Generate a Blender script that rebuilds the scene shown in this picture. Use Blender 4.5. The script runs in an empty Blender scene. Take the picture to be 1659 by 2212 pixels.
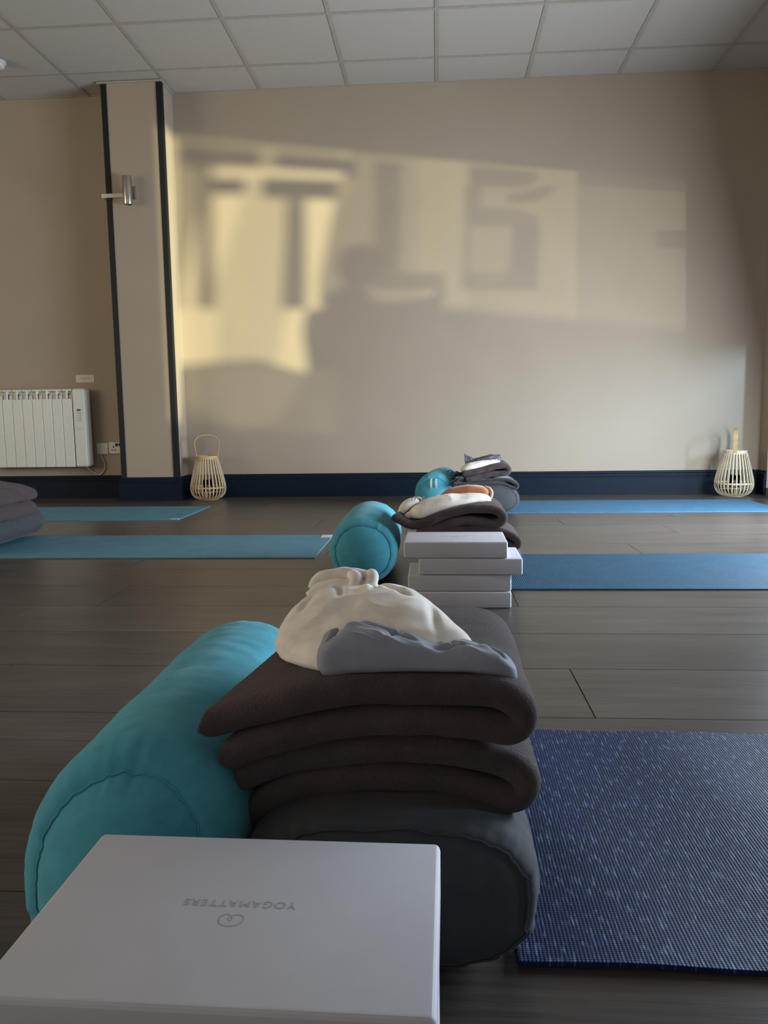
import bpy, bmesh, math, random
from mathutils import Vector, Matrix, noise

PI = math.pi
SC = bpy.context.scene
COL = SC.collection
random.seed(4)

# ------------------------------------------------------------------ camera, light, exposure
cam_data = bpy.data.cameras.new('camera')
cam = bpy.data.objects.new('camera', cam_data)
COL.objects.link(cam)
SC.camera = cam
cam_data.sensor_fit = 'HORIZONTAL'
cam_data.sensor_width = 36.0
cam_data.lens = 36.0 * 1699.15 / 1659.0
cam_data.clip_start = 0.02
CAM_H = 0.5694
_p, _r, _y = -0.1215, -0.0139, 0.0675
_f = Vector((-math.sin(_y) * math.cos(_p), math.cos(_y) * math.cos(_p), math.sin(_p)))
_rt = Vector((math.cos(_y), math.sin(_y), 0))
_up = _rt.cross(_f)
_r2 = math.cos(_r) * _rt + math.sin(_r) * _up
_u2 = -math.sin(_r) * _rt + math.cos(_r) * _up
cam.matrix_world = Matrix(((_r2.x, _u2.x, -_f.x, 0), (_r2.y, _u2.y, -_f.y, 0), (_r2.z, _u2.z, -_f.z, CAM_H), (0, 0, 0, 1)))

SC.view_settings.view_transform = 'Standard'
SC.view_settings.look = 'None'
SC.view_settings.gamma = 1.0
SC.view_settings.use_curve_mapping = False
SC.view_settings.exposure = 0.0

world = bpy.data.worlds.new('sky')
SC.world = world
world.use_nodes = True
world.node_tree.nodes['Background'].inputs[0].default_value = (0.62, 0.75, 1.0, 1)
world.node_tree.nodes['Background'].inputs[1].default_value = 0.25


def aim(o, d):
    o.rotation_euler = Vector(d).to_track_quat('-Z', 'Y').to_euler()


def add_light(name, kind, loc, d, energy, color, **kw):
    l = bpy.data.lights.new(name, kind)
    l.energy = energy
    l.color = color
    for k, v in kw.items():
        setattr(l, k, v)
    o = bpy.data.objects.new(name, l)
    o.location = loc
    aim(o, d)
    COL.objects.link(o)
    return o


# late sun thrown back by glazing across the street: it comes in level through the right hand window
add_light('reflected_sun', 'SUN', (6, 0, 1), (-1, 1, 0.1136), 6.6, (1.0, 0.98, 0.58), angle=math.radians(1.2))
# daylight of the street in the opening of the right hand window
add_light('window_daylight', 'AREA', (2.31, 3.2, 0.64), (-1, 0, -0.24), 220, (0.78, 0.89, 1.0), shape='RECTANGLE', size=2.2, size_y=1.1)
# bright sunlit patch of the street outside the window
add_light('street_glare', 'AREA', (5.0, 2.35, 1.35), (-3.2, 3.1, -0.6), 260, (0.44, 0.72, 1.0), shape='ELLIPSE', size=0.3, size_y=2.0)
# soft fill lamps added behind the camera and at the far left wall
add_light('front_fill', 'AREA', (-1.2, -2.52, 1.35), (0, 1, 0), 13, (1.0, 0.93, 0.84), shape='RECTANGLE', size=5.0, size_y=1.6)
add_light('left_fill', 'AREA', (-5.52, 1.3, 1.35), (1, 0, 0.1), 92, (1.0, 0.85, 0.64), shape='RECTANGLE', size=3.6, size_y=1.5)

# ------------------------------------------------------------------ materials
MATS = {}


def new_mat(name):
    m = bpy.data.materials.new(name)
    m.use_nodes = True
    nt = m.node_tree
    return m, nt, nt.nodes['Principled BSDF']


def N(nt, kind, **kw):
    n = nt.nodes.new(kind)
    for k, v in kw.items():
        setattr(n, k, v)
    return n


def coords(nt, scale=(1, 1, 1), kind='Object', rot=(0, 0, 0)):
    tc = N(nt, 'ShaderNodeTexCoord')
    mp = N(nt, 'ShaderNodeMapping')
    mp.inputs['Scale'].default_value = scale
    mp.inputs['Rotation'].default_value = rot
    nt.links.new(tc.outputs[kind], mp.inputs[0])
    return mp.outputs[0]


def noise_tex(nt, vec, scale, detail=3, rough=0.5):
    n = N(nt, 'ShaderNodeTexNoise')
    n.inputs['Scale'].default_value = scale
    n.inputs['Detail'].default_value = detail
    n.inputs['Roughness'].default_value = rough
    nt.links.new(vec, n.inputs['Vector'])
    return n.outputs[0]


def ramp(nt, fac, stops):
    r = N(nt, 'ShaderNodeValToRGB')
    el = r.color_ramp.elements
    while len(el) < len(stops):
        el.new(0.5)
    for e, (p, c) in zip(el, stops):
        e.position = p
        e.color = (c[0], c[1], c[2], 1)
    nt.links.new(fac, r.inputs[0])
    return r.outputs[0]


def bump(nt, bsdf, height, strength, dist, prev=None):
    b = N(nt, 'ShaderNodeBump')
    b.inputs['Strength'].default_value = strength
    b.inputs['Distance'].default_value = dist
    nt.links.new(height, b.inputs['Height'])
    if prev is not None:
        nt.links.new(prev, b.inputs['Normal'])
    nt.links.new(b.outputs[0], bsdf.inputs['Normal'])
    return b.outputs[0]


def plain(name, color, rough=0.5, metal=0.0, spec=0.5, vary=0.06, scale=30, bmp=0.0, bscale=200, bdist=0.001, sheen=0.0):
    m, nt, b = new_mat(name)
    v = coords(nt)
    f = noise_tex(nt, v, scale, 4)
    c0 = [max(0, c * (1 - vary)) for c in color]
    c1 = [min(1, c * (1 + vary)) for c in color]
    nt.links.new(ramp(nt, f, [(0.3, c0), (0.7, c1)]), b.inputs['Base Color'])
    b.inputs['Roughness'].default_value = rough
    b.inputs['Metallic'].default_value = metal
    b.inputs['Specular IOR Level'].default_value = spec
    if sheen:
        b.inputs['Sheen Weight'].default_value = sheen
        b.inputs['Sheen Roughness'].default_value = 0.5
    if bmp:
        bump(nt, b, noise_tex(nt, v, bscale, 3), bmp, bdist)
    MATS[name] = m
    return m


def fabric(name, color, sheen=0.08, weave=900, pile=None, vary=0.10):
    """woven or fleecy cloth: blotchy tint, fine weave bump, optional curly pile"""
    m, nt, b = new_mat(name)
    v = coords(nt)
    f = noise_tex(nt, v, 35, 5, 0.6)
    c0 = [c * (1 - vary) for c in color]
    c1 = [min(1, c * (1 + vary)) for c in color]
    nt.links.new(ramp(nt, f, [(0.3, c0), (0.7, c1)]), b.inputs['Base Color'])
    b.inputs['Roughness'].default_value = 0.9
    b.inputs['Specular IOR Level'].default_value = 0.15
    b.inputs['Sheen Weight'].default_value = sheen
    b.inputs['Sheen Roughness'].default_value = 0.45
    prev = bump(nt, b, noise_tex(nt, v, weave, 2), 0.25, 0.0006)
    if pile:
        bump(nt, b, noise_tex(nt, v, pile[0], 3, 0.65), pile[1], 0.004, prev)
    MATS[name] = m
    return m


wall_m = plain('wall_paint', (0.36, 0.290, 0.218), 0.75, vary=0.025, scale=3, bmp=0.12, bscale=160)
ceil_m = plain('ceiling_tile', (0.43, 0.395, 0.36), 0.9, vary=0.02, bmp=0.2, bscale=400)
grid_m = plain('ceiling_grid', (0.35, 0.315, 0.275), 0.6)
navy_m = plain('navy_paint', (0.0055, 0.0115, 0.021), 0.5, vary=0.1, spec=0.12)
trim_m = plain('black_trim', (0.006, 0.009, 0.012), 0.5, spec=0.3)
white_plastic = plain('white_plastic', (0.62, 0.59, 0.54), 0.35, vary=0.02)
white_enamel = plain('white_enamel', (0.64, 0.63, 0.56), 0.4, vary=0.02)
grey_plastic = plain('grey_plastic', (0.36, 0.34, 0.31), 0.5)
black_plastic = plain('black_plastic', (0.004, 0.004, 0.004), 0.35)
gap_m = plain('dark_gap', (0.05, 0.05, 0.045), 0.8)
paper_m = plain('card_paper', (0.66, 0.60, 0.54), 0.7, vary=0.02)
ink_m = plain('faded_ink', (0.30, 0.27, 0.24), 0.8)
steel_m = plain('brushed_steel', (0.55, 0.52, 0.47), 0.26, metal=1.0, vary=0.03)
bamboo_pale = plain('pale_bamboo', (0.66, 0.55, 0.38), 0.55, vary=0.12, scale=60)
bamboo_mid = plain('honey_bamboo', (0.60, 0.45, 0.27), 0.55, vary=0.12, scale=60)
bamboo_warm = plain('warm_bamboo', (0.56, 0.36, 0.16), 0.5, vary=0.12, scale=60)
teal_f = fabric('teal_cotton', (0.075, 0.335, 0.43))
teal_cap_f = fabric('teal_cotton_end', (0.075, 0.335, 0.43))
charcoal_f = fabric('charcoal_cotton', (0.052, 0.056, 0.062))
brown_f = fabric('brown_fleece', (0.072, 0.053, 0.054), sheen=0.12, weave=1500, pile=(320, 0.9), vary=0.14)
dark_grey_f = fabric('dark_grey_wool', (0.036, 0.037, 0.040), sheen=0.25, pile=(160, 0.4))
cream_f = fabric('cream_velour', (0.82, 0.76, 0.68), sheen=0.3, vary=0.12)
slate_f = fabric('slate_cotton', (0.29, 0.305, 0.355), vary=0.08)
orange_f = fabric('rust_orange_velvet', (0.50, 0.20, 0.10), sheen=0.3)
peach_f = fabric('peach_cotton', (0.75, 0.50, 0.36))
block_m = plain('lilac_grey_foam', (0.55, 0.55, 0.60), 0.62, vary=0.03, scale=12, spec=0.35, bmp=0.12, bscale=900, bdist=0.0004)
emboss_m = plain('pressed_foam', (0.36, 0.365, 0.40), 0.7, vary=0.03)  # darker colour gives the raised letters an engraved, shaded look
strap_m = plain('white_tape', (0.55, 0.53, 0.48), 0.8)


def make_patterned():
    m, nt, b = new_mat('patterned_cotton')
    v = coords(nt)
    w = N(nt, 'ShaderNodeTexVoronoi')
    w.inputs['Scale'].default_value = 90
    nt.links.new(v, w.inputs['Vector'])
    nt.links.new(ramp(nt, w.outputs[0], [(0.15, (0.34, 0.31, 0.34)), (0.35, (0.07, 0.065, 0.085))]), b.inputs['Base Color'])
    b.inputs['Roughness'].default_value = 0.85
    return m


def make_wood():
    m, nt, b = new_mat('dark_oak_boards')
    at = N(nt, 'ShaderNodeAttribute')
    at.attribute_name = 'plank'
    tc = N(nt, 'ShaderNodeTexCoord')
    add = N(nt, 'ShaderNodeVectorMath', operation='MULTIPLY_ADD')
    add.inputs[1].default_value = (7, 13, 5)
    nt.links.new(at.outputs['Color'], add.inputs[0])
    nt.links.new(tc.outputs['Object'], add.inputs[2])

    def mapped(scale):
        mp = N(nt, 'ShaderNodeMapping')
        mp.inputs['Scale'].default_value = scale
        nt.links.new(add.outputs[0], mp.inputs[0])
        return mp.outputs[0]
    broad = noise_tex(nt, mapped((1.1, 9, 1)), 1.6, 5, 0.6)
    fine = noise_tex(nt, mapped((5, 130, 1)), 1.4, 5, 0.7)
    wv = N(nt, 'ShaderNodeTexWave', wave_type='BANDS', bands_direction='Y')
    wv.inputs['Scale'].default_value = 2.3
    wv.inputs['Distortion'].default_value = 9
    wv.inputs['Detail'].default_value = 3
    nt.links.new(mapped((0.5, 6, 1)), wv.inputs['Vector'])
    c1 = ramp(nt, broad, [(0.25, (0.060, 0.052, 0.047)), (0.75, (0.108, 0.093, 0.083))])
    c2 = ramp(nt, fine, [(0.35, (0.62, 0.61, 0.60)), (0.60, (1.08, 1.06, 1.04))])
    mx = N(nt, 'ShaderNodeMix', data_type='RGBA', blend_type='MULTIPLY')
    mx.inputs[0].default_value = 0.75
    nt.links.new(c1, mx.inputs[6])
    nt.links.new(c2, mx.inputs[7])
    c3 = ramp(nt, wv.outputs[0], [(0.0, (0.80, 0.79, 0.78)), (0.6, (1.0, 1.0, 1.0))])
    mx2 = N(nt, 'ShaderNodeMix', data_type='RGBA', blend_type='MULTIPLY')
    mx2.inputs[0].default_value = 0.6
    nt.links.new(mx.outputs[2], mx2.inputs[6])
    nt.links.new(c3, mx2.inputs[7])
    tint = ramp(nt, at.outputs['Fac'], [(0.0, (0.86, 0.85, 0.85)), (1.0, (1.14, 1.12, 1.10))])
    mx3 = N(nt, 'ShaderNodeMix', data_type='RGBA', blend_type='MULTIPLY')
    mx3.inputs[0].default_value = 1.0
    nt.links.new(mx2.outputs[2], mx3.inputs[6])
    nt.links.new(tint, mx3.inputs[7])
    nt.links.new(mx3.outputs[2], b.inputs['Base Color'])
    b.inputs['Roughness'].default_value = 0.33
    b.inputs['Specular IOR Level'].default_value = 0.42
    bump(nt, b, fine, 0.35, 0.0012)
    return m


def make_mat_rubber(name, base, light, cell, dash=0.0):
    """ribbed sticky-mat foam: rows of raised cells, with glints painted as paler dashes along the rows"""
    m, nt, b = new_mat(name)
    tc = N(nt, 'ShaderNodeTexCoord')
    sx = N(nt, 'ShaderNodeSeparateXYZ')
    nt.links.new(tc.outputs['Object'], sx.inputs[0])

    def wave(sock, period):
        mu = N(nt, 'ShaderNodeMath', operation='MULTIPLY')
        mu.inputs[1].default_value = 2 * PI / period
        nt.links.new(sock, mu.inputs[0])
        si = N(nt, 'ShaderNodeMath', operation='SINE')
        nt.links.new(mu.outputs[0], si.inputs[0])
        return si.outputs[0]
    a = wave(sx.outputs[0], cell)
    c = wave(sx.outputs[1], cell * 0.8)
    pr = N(nt, 'ShaderNodeMath', operation='ADD')
    nt.links.new(a, pr.inputs[0])
    nt.links.new(c, pr.inputs[1])
    v = coords(nt, (1, 1, 1))
    f = noise_tex(nt, v, 9, 4)
    col = ramp(nt, f, [(0.3, [x * 0.9 for x in base]), (0.7, [x * 1.1 for x in base])])
    if dash:  # glints put into the colour as pale dashes
        mp = coords(nt, (1 / cell, 0.17 / cell, 1))
        d = noise_tex(nt, mp, 1.0, 2, 0.6)
        fac = ramp(nt, d, [(0.54, (0, 0, 0)), (0.68, (dash, dash, dash))])
        gate = N(nt, 'ShaderNodeMath', operation='MULTIPLY_ADD')
        gate.inputs[1].default_value = 0.35
        gate.inputs[2].default_value = 0.45
        nt.links.new(pr.outputs[0], gate.inputs[0])
        gm = N(nt, 'ShaderNodeMath', operation='MULTIPLY', use_clamp=True)
        nt.links.new(fac, gm.inputs[0])
        nt.links.new(gate.outputs[0], gm.inputs[1])
        mx = N(nt, 'ShaderNodeMix', data_type='RGBA')
        mx.inputs[7].default_value = (*light, 1)
        nt.links.new(gm.outputs[0], mx.inputs[0])
        nt.links.new(col, mx.inputs[6])
        col = mx.outputs[2]
    nt.links.new(col, b.inputs['Base Color'])
    b.inputs['Roughness'].default_value = 0.6
    b.inputs['Specular IOR Level'].default_value = 0.22
    bump(nt, b, pr.outputs[0], 0.35, cell * 0.12)
    return m


def make_glass(name, t, rough=0.0):
    m = bpy.data.materials.new(name)
    m.use_nodes = True
    nt = m.node_tree
    nt.nodes.clear()
    out = N(nt, 'ShaderNodeOutputMaterial')
    tr = N(nt, 'ShaderNodeBsdfTransparent')
    tr.inputs[0].default_value = (t, t, t, 1)
    gl = N(nt, 'ShaderNodeBsdfGlossy')
    gl.inputs['Roughness'].default_value = 0.05 + rough
    gl.inputs['Color'].default_value = (0.8, 0.8, 0.8, 1)
    mx = N(nt, 'ShaderNodeMixShader')
    fr = N(nt, 'ShaderNodeFresnel')
    fr.inputs[0].default_value = 1.3
    nt.links.new(fr.outputs[0], mx.inputs[0])
    nt.links.new(tr.outputs[0], mx.inputs[1])
    nt.links.new(gl.outputs[0], mx.inputs[2])
    nt.links.new(mx.outputs[0], out.inputs[0])
    return m


pattern_f = make_patterned()
wood_m = make_wood()
mat_navy = make_mat_rubber('navy_mat_foam', (0.0035, 0.016, 0.080), (0.22, 0.31, 0.47), 0.0042, 0.9)
mat_teal = make_mat_rubber('teal_mat_foam', (0.017, 0.066, 0.118), (0.05, 0.15, 0.24), 0.007, 0.5)
mat_teal_pale = make_mat_rubber('pale_teal_mat_foam', (0.09, 0.235, 0.32), (0.12, 0.3, 0.4), 0.007, 0.3)
mat_blue = make_mat_rubber('sky_blue_mat_foam', (0.055, 0.165, 0.28), (0.12, 0.3, 0.42), 0.007, 0.3)
glass_m = make_glass('clear_glass', 0.9)

# ------------------------------------------------------------------ helpers


def tag(o, label=None, cat=None, group=None, kind=None):
    if label:
        o['label'] = label
    if cat:
        o['category'] = cat
    if group:
        o['group'] = group
    if kind:
        o['kind'] = kind
    return o


def empty(name, loc, label, cat, group=None, rz=0.0):
    o = bpy.data.objects.new(name, None)
    o.empty_display_size = 0.05
    o.location = loc
    o.rotation_euler = (0, 0, rz)
    COL.objects.link(o)
    return tag(o, label, cat, group)


def link(name, bm, mat, parent=None, smooth=True, loc=None, mats=None):
    me = bpy.data.meshes.new(name)
    bm.normal_update()
    bm.to_mesh(me)
    bm.free()
    for mm in (mats or [mat]):
        me.materials.append(mm)
    if smooth:
        for p in me.polygons:
            p.use_smooth = True
    o = bpy.data.objects.new(name, me)
    COL.objects.link(o)
    if parent:
        o.parent = parent
    if loc:
        o.location = loc
    return o


def box(bm, x0, x1, y0, y1, z0, z1, bev=0.0, seg=2, mi=0):
    g = bmesh.ops.create_cube(bm, size=1.0)
    vs = g['verts']
    for v in vs:
        v.co = Vector(((x0 + x1) / 2 + v.co.x * (x1 - x0), (y0 + y1) / 2 + v.co.y * (y1 - y0), (z0 + z1) / 2 + v.co.z * (z1 - z0)))
    fs = set(f for v in vs for f in v.link_faces)
    for f in fs:
        f.material_index = mi
    if bev:
        es = list(set(e for v in vs for e in v.link_edges))
        bmesh.ops.bevel(bm, geom=es, offset=bev, segments=seg, profile=0.5, affect='EDGES')
    return bm


def grid_faces(bm, rows, close_u=False, close_v=False, mi=0):
    """rows: list of lists of BMVerts"""
    R = len(rows)
    C = len(rows[0])
    for i in range(R if close_u else R - 1):
        for j in range(C if close_v else C - 1):
            a, b_, c, d = rows[i][j], rows[i][(j + 1) % C], rows[(i + 1) % R][(j + 1) % C], rows[(i + 1) % R][j]
            if len({a, b_, c, d}) == 4:
                try:
                    f = bm.faces.new((a, b_, c, d))
                    f.material_index = mi
                except ValueError:
                    pass


def catmull(pts, n, closed=False):
    pts = [Vector(p) for p in pts]
    L = len(pts)
    segs = L if closed else L - 1
    dense = []
    for i in range(segs):
        if closed:
            p0, p1, p2, p3 = pts[(i - 1) % L], pts[i], pts[(i + 1) % L], pts[(i + 2) % L]
        else:
            p1, p2 = pts[i], pts[i + 1]
            p0 = pts[i - 1] if i else p1 * 2 - p2
            p3 = pts[i + 2] if i + 2 < L else p2 * 2 - p1
        for k in range(24):
            t = k / 24
            dense.append(0.5 * ((2 * p1) + (p2 - p0) * t + (2 * p0 - 5 * p1 + 4 * p2 - p3) * t * t + (3 * p1 - p0 - 3 * p2 + p3) * t ** 3))
    dense.append(pts[0].copy() if closed else pts[-1].copy())
    acc = [0.0]
    for a, b_ in zip(dense, dense[1:]):
        acc.append(acc[-1] + (b_ - a).length)
    out = []
    j = 0
    m = n if closed else n - 1
    for k in range(n):
        s = acc[-1] * k / m
        while j < len(acc) - 2 and acc[j + 1] < s:
            j += 1
        d = acc[j + 1] - acc[j]
        t = (s - acc[j]) / d if d > 1e-9 else 0
        out.append(dense[j].lerp(dense[j + 1], t))
    return out


def tube(bm, pts, r, seg=8, cap=True, flat=None):
    """round (or flat: (w, h)) tube along 3D points"""
    pts = [Vector(p) for p in pts]
    rows = []
    up = Vector((0, 0, 1))
    for i, p in enumerate(pts):
        t = (pts[min(i + 1, len(pts) - 1)] - pts[max(i - 1, 0)]).normalized()
        if abs(t.dot(up)) > 0.98:
            up = Vector((0, 1, 0)) if abs(t.y) < 0.9 else Vector((1, 0, 0))
        a = t.cross(up).normalized()
        b_ = a.cross(t)
        up = b_
        rr = r(i / (len(pts) - 1)) if callable(r) else r
        rows.append([bm.verts.new(p + a * math.cos(2 * PI * k / seg) * rr * (flat[0] if flat else 1) + b_ * math.sin(2 * PI * k / seg) * rr * (flat[1] if flat else 1)) for k in range(seg)])
    grid_faces(bm, rows, close_v=True)
    if cap:
        bm.faces.new(list(reversed(rows[0])))
        bm.faces.new(rows[-1])


def lathe(bm, prof, seg=32, c=(0, 0)):
    rows = [[bm.verts.new((c[0] + r * math.cos(2 * PI * k / seg), c[1] + r * math.sin(2 * PI * k / seg), z)) for k in range(seg)] for r, z in prof]
    grid_faces(bm, rows, close_v=True)


def fn(x, y, z, s=1.0, o=2):
    v = 0
    a = 1.0
    for _ in range(o):
        v += a * noise.noise(Vector((x * s, y * s, z * s)))
        s *= 2.1
        a *= 0.5
    return v

# ------------------------------------------------------------------ the room
XL, XR, YF, YB, H = -5.5, 2.23, -2.5, 5.61, 2.79
PX0, PX1, PY = -2.205, -1.80, 5.387          # pier on the back wall


def struct(name, bm, mat, parent=None, smooth=False, mats=None):
    o = link(name, bm, mat, parent, smooth, mats=mats)
    if parent is None:
        o['kind'] = 'structure'
    return o


def make_floor():
    bm = bmesh.new()
    box(bm, XL, XR, YF, YB, -0.06, -0.004, mi=1)
    lay = bm.loops.layers.float_color.new('plank')
    known = {2: 0.296, 5: 0.241, 6: -0.314, 8: 0.832, 11: 0.655, 3: -0.1, 4: 0.05, 7: 0.1, 1: -0.1, 0: 0.5, 9: 0.25, 10: -0.15}
    pitch, y00, length, g = 0.2895, 0.8645, 1.2915, 0.0013
    rnd = random.Random(11)
    k0 = int((YF - y00) // pitch)
    for k in range(k0, 18):
        ya, yb = max(YF, y00 + k * pitch), min(YB, y00 + (k + 1) * pitch)
        if yb - ya < 0.01:
            continue
        off = known.get(k, rnd.uniform(0, length))
        i0 = int((XL - off) // length)
        for i in range(i0, 8):
            xa, xb = max(XL, off + i * length), min(XR, off + (i + 1) * length)
            if xb - xa < 0.01:
                continue
            n0 = len(bm.faces)
            v = [bm.verts.new(p) for p in ((xa + g, ya + g, 0), (xb - g, ya + g, 0), (xb - g, yb - g, 0), (xa + g, yb - g, 0))]
            w = [bm.verts.new((p.co.x + (-g if q in (0, 3) else g) * 0.7, p.co.y + (-g if q < 2 else g) * 0.7, -0.004)) for q, p in enumerate(v)]
            fs = [bm.faces.new(v)] + [bm.faces.new((v[(q + 1) % 4], v[q], w[q], w[(q + 1) % 4])) for q in range(4)]
            c = rnd.random()
            for f in fs:
                for lp in f.loops:
                    lp[lay] = (c, rnd.random() * 0 + c * 7.3 % 1.0, c * 3.1 % 1.0, 1)
    return struct('floor', bm, wood_m, mats=[wood_m, black_plastic])


make_floor()


def make_ceiling():
    bm = bmesh.new()
    box(bm, XL, XR, YF, YB, H + 0.02, H + 0.06)
    gx, gy, w = 0.0164, 5.243, 0.0125
    xs = [gx + 0.6 * i for i in range(-10, 5)]
    ys = [gy + 0.6 * i for i in range(-14, 1)]
    xs = [XL] + [x for x in xs if XL + 0.03 < x < XR - 0.03] + [XR]
    ys = [YF] + [y for y in ys if YF + 0.03 < y] + [YB]
    for xa, xb in zip(xs, xs[1:]):
        for ya, yb in zip(ys, ys[1:]):
            box(bm, xa + w, xb - w, ya + w, yb - w, H + 0.004, H + 0.016)
    for x in xs:
        box(bm, max(XL, x - w), min(XR, x + w), YF, YB, H, H + 0.008, mi=1)
    for a, b_ in zip(xs, xs[1:]):
        for y in ys:
            box(bm, a + w, b_ - w, max(YF, y - w), min(YB, y + w), H, H + 0.008, mi=1)
    return struct('ceiling', bm, ceil_m, mats=[ceil_m, grid_m])


make_ceiling()

bm = bmesh.new()
box(bm, XL, XR + 0.2, YB, YB + 0.15, 0, H + 0.06)
struct('wall_back', bm, wall_m)


def holed_wall(bm, axis, c0, c1, a0, a1, ha, hb, z0, z1):
    """wall slab between c0 and c1 on its own axis, running a0..a1, with one opening ha..hb, z0..z1"""
    for (p, q, r, s_) in ((a0, ha, 0, H + 0.06), (hb, a1, 0, H + 0.06), (ha, hb, 0, z0), (ha, hb, z1, H + 0.06)):
        if axis == 'x':
            box(bm, c0, c1, p, q, r, s_)
        else:
            box(bm, p, q, c0, c1, r, s_)


def plain_window(name, axis, c, ha, hb, z0, z1, n):
    bm = bmesh.new()
    bars = [(ha, ha + 0.06, z0, z1), (hb - 0.06, hb, z0, z1), (ha, hb, z0, z0 + 0.06), (ha, hb, z1 - 0.06, z1)]
    bars += [(ha + (hb - ha) * k / n - 0.025, ha + (hb - ha) * k / n + 0.025, z0, z1) for k in range(1, n)]
    for p, q, r, s_ in bars:
        if axis == 'x':
            box(bm, c - 0.03, c + 0.03, p, q, r, s_)
        else:
            box(bm, p, q, c - 0.03, c + 0.03, r, s_)
    return struct(name, bm, white_plastic)


bm = bmesh.new()
holed_wall(bm, 'x', XL - 0.15, XL, YF, YB + 0.15, -0.6, 3.2, 0.55, 2.15)
struct('wall_left', bm, wall_m)
plain_window('added_window_3', 'x', XL - 0.05, -0.6, 3.2, 0.55, 2.15, 4)  # made-up window around the left fill lamp
bm = bmesh.new()
holed_wall(bm, 'y', YF - 0.15, YF, XL - 0.15, XR + 0.2, -3.75, 1.35, 0.5, 2.2)
struct('wall_front', bm, wall_m)
plain_window('added_window_2', 'y', YF - 0.06, -3.75, 1.35, 0.5, 2.2, 5)  # window added to frame the fill lamp behind the camera
WY0, WY1, WZ0, WZ1 = 1.14, 5.475, 0.05, 2.043
bm = bmesh.new()
box(bm, XR, XR + 0.2, YF, WY0, 0, H + 0.06)
box(bm, XR, XR + 0.2, WY1, YB, 0, H + 0.06)
box(bm, XR, XR + 0.2, WY0, WY1, 0, WZ0)
box(bm, XR, XR + 0.2, WY0, WY1, WZ1, H + 0.06)
struct('wall_right', bm, wall_m)
bm = bmesh.new()
box(bm, PX0, PX1, PY, YB, 0, H)
struct('wall_pier', bm, wall_m)

# painted corner beads of the pier and the thin head trim under the ceiling
bm = bmesh.new()
box(bm, PX0 - 0.004, PX0 + 0.034, PY - 0.006, PY + 0.03, 0.16, H - 0.012, 0.002)
struct('trim_1', bm, trim_m)
bm = bmesh.new()
box(bm, PX1 - 0.034, PX1 + 0.004, PY - 0.006, PY + 0.03, 0.16, H - 0.012, 0.002)
struct('trim_2', bm, trim_m)
bm = bmesh.new()
box(bm, PX0 - 0.028, PX1 + 0.012, PY - 0.014, YB, H - 0.012, H, 0.002)
struct('trim_3', bm, grid_m)


def skirting(name, p0, p1, n, miter0=0.0, miter1=0.0):
    """moulded skirting board from p0 to p1 along the wall, n = direction into the room"""
    prof = [(0, 0), (0.020, 0), (0.020, 0.117), (0.017, 0.120), (0.0155, 0.125), (0.0175, 0.131), (0.0175, 0.143), (0.014, 0.149), (0.0095, 0.153), (0.0085, 0.161), (0.004, 0.1655), (0, 0.1655)]
    p0, p1, n = Vector(p0), Vector(p1), Vector(n)
    d = (p1 - p0).normalized()
    bm = bmesh.new()
    rows = []
    for p, m in ((p0, -miter0), (p1, miter1)):
        rows.append([bm.verts.new(p + n * a + d * m * a + Vector((0, 0, z))) for a, z in prof])
    grid_faces(bm, rows, close_v=True)
    bm.faces.new(list(reversed(rows[0])))
    bm.faces.new(rows[1])
    bmesh.ops.recalc_face_normals(bm, faces=bm.faces)
    return struct(name, bm, navy_m)


skirting('baseboard_back', (XL, YB, 0), (PX0, YB, 0), (0, -1, 0))
skirting('baseboard_pier', (PX0, PY, 0), (PX1, PY, 0), (0, -1, 0), 1, 1)
skirting('baseboard_pier_side', (PX1, YB, 0), (PX1, PY, 0), (1, 0, 0), -1, 1)
skirting('baseboard_pier_end', (PX0, PY, 0), (PX0, YB, 0), (-1, 0, 0), 1, -1)
skirting('baseboard_back_right', (PX1, YB, 0), (XR, YB, 0), (0, -1, 0), -1, -1)
skirting('baseboard_right', (XR, YB, 0), (XR, WY1, 0), (-1, 0, 0), -1, 0)

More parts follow.
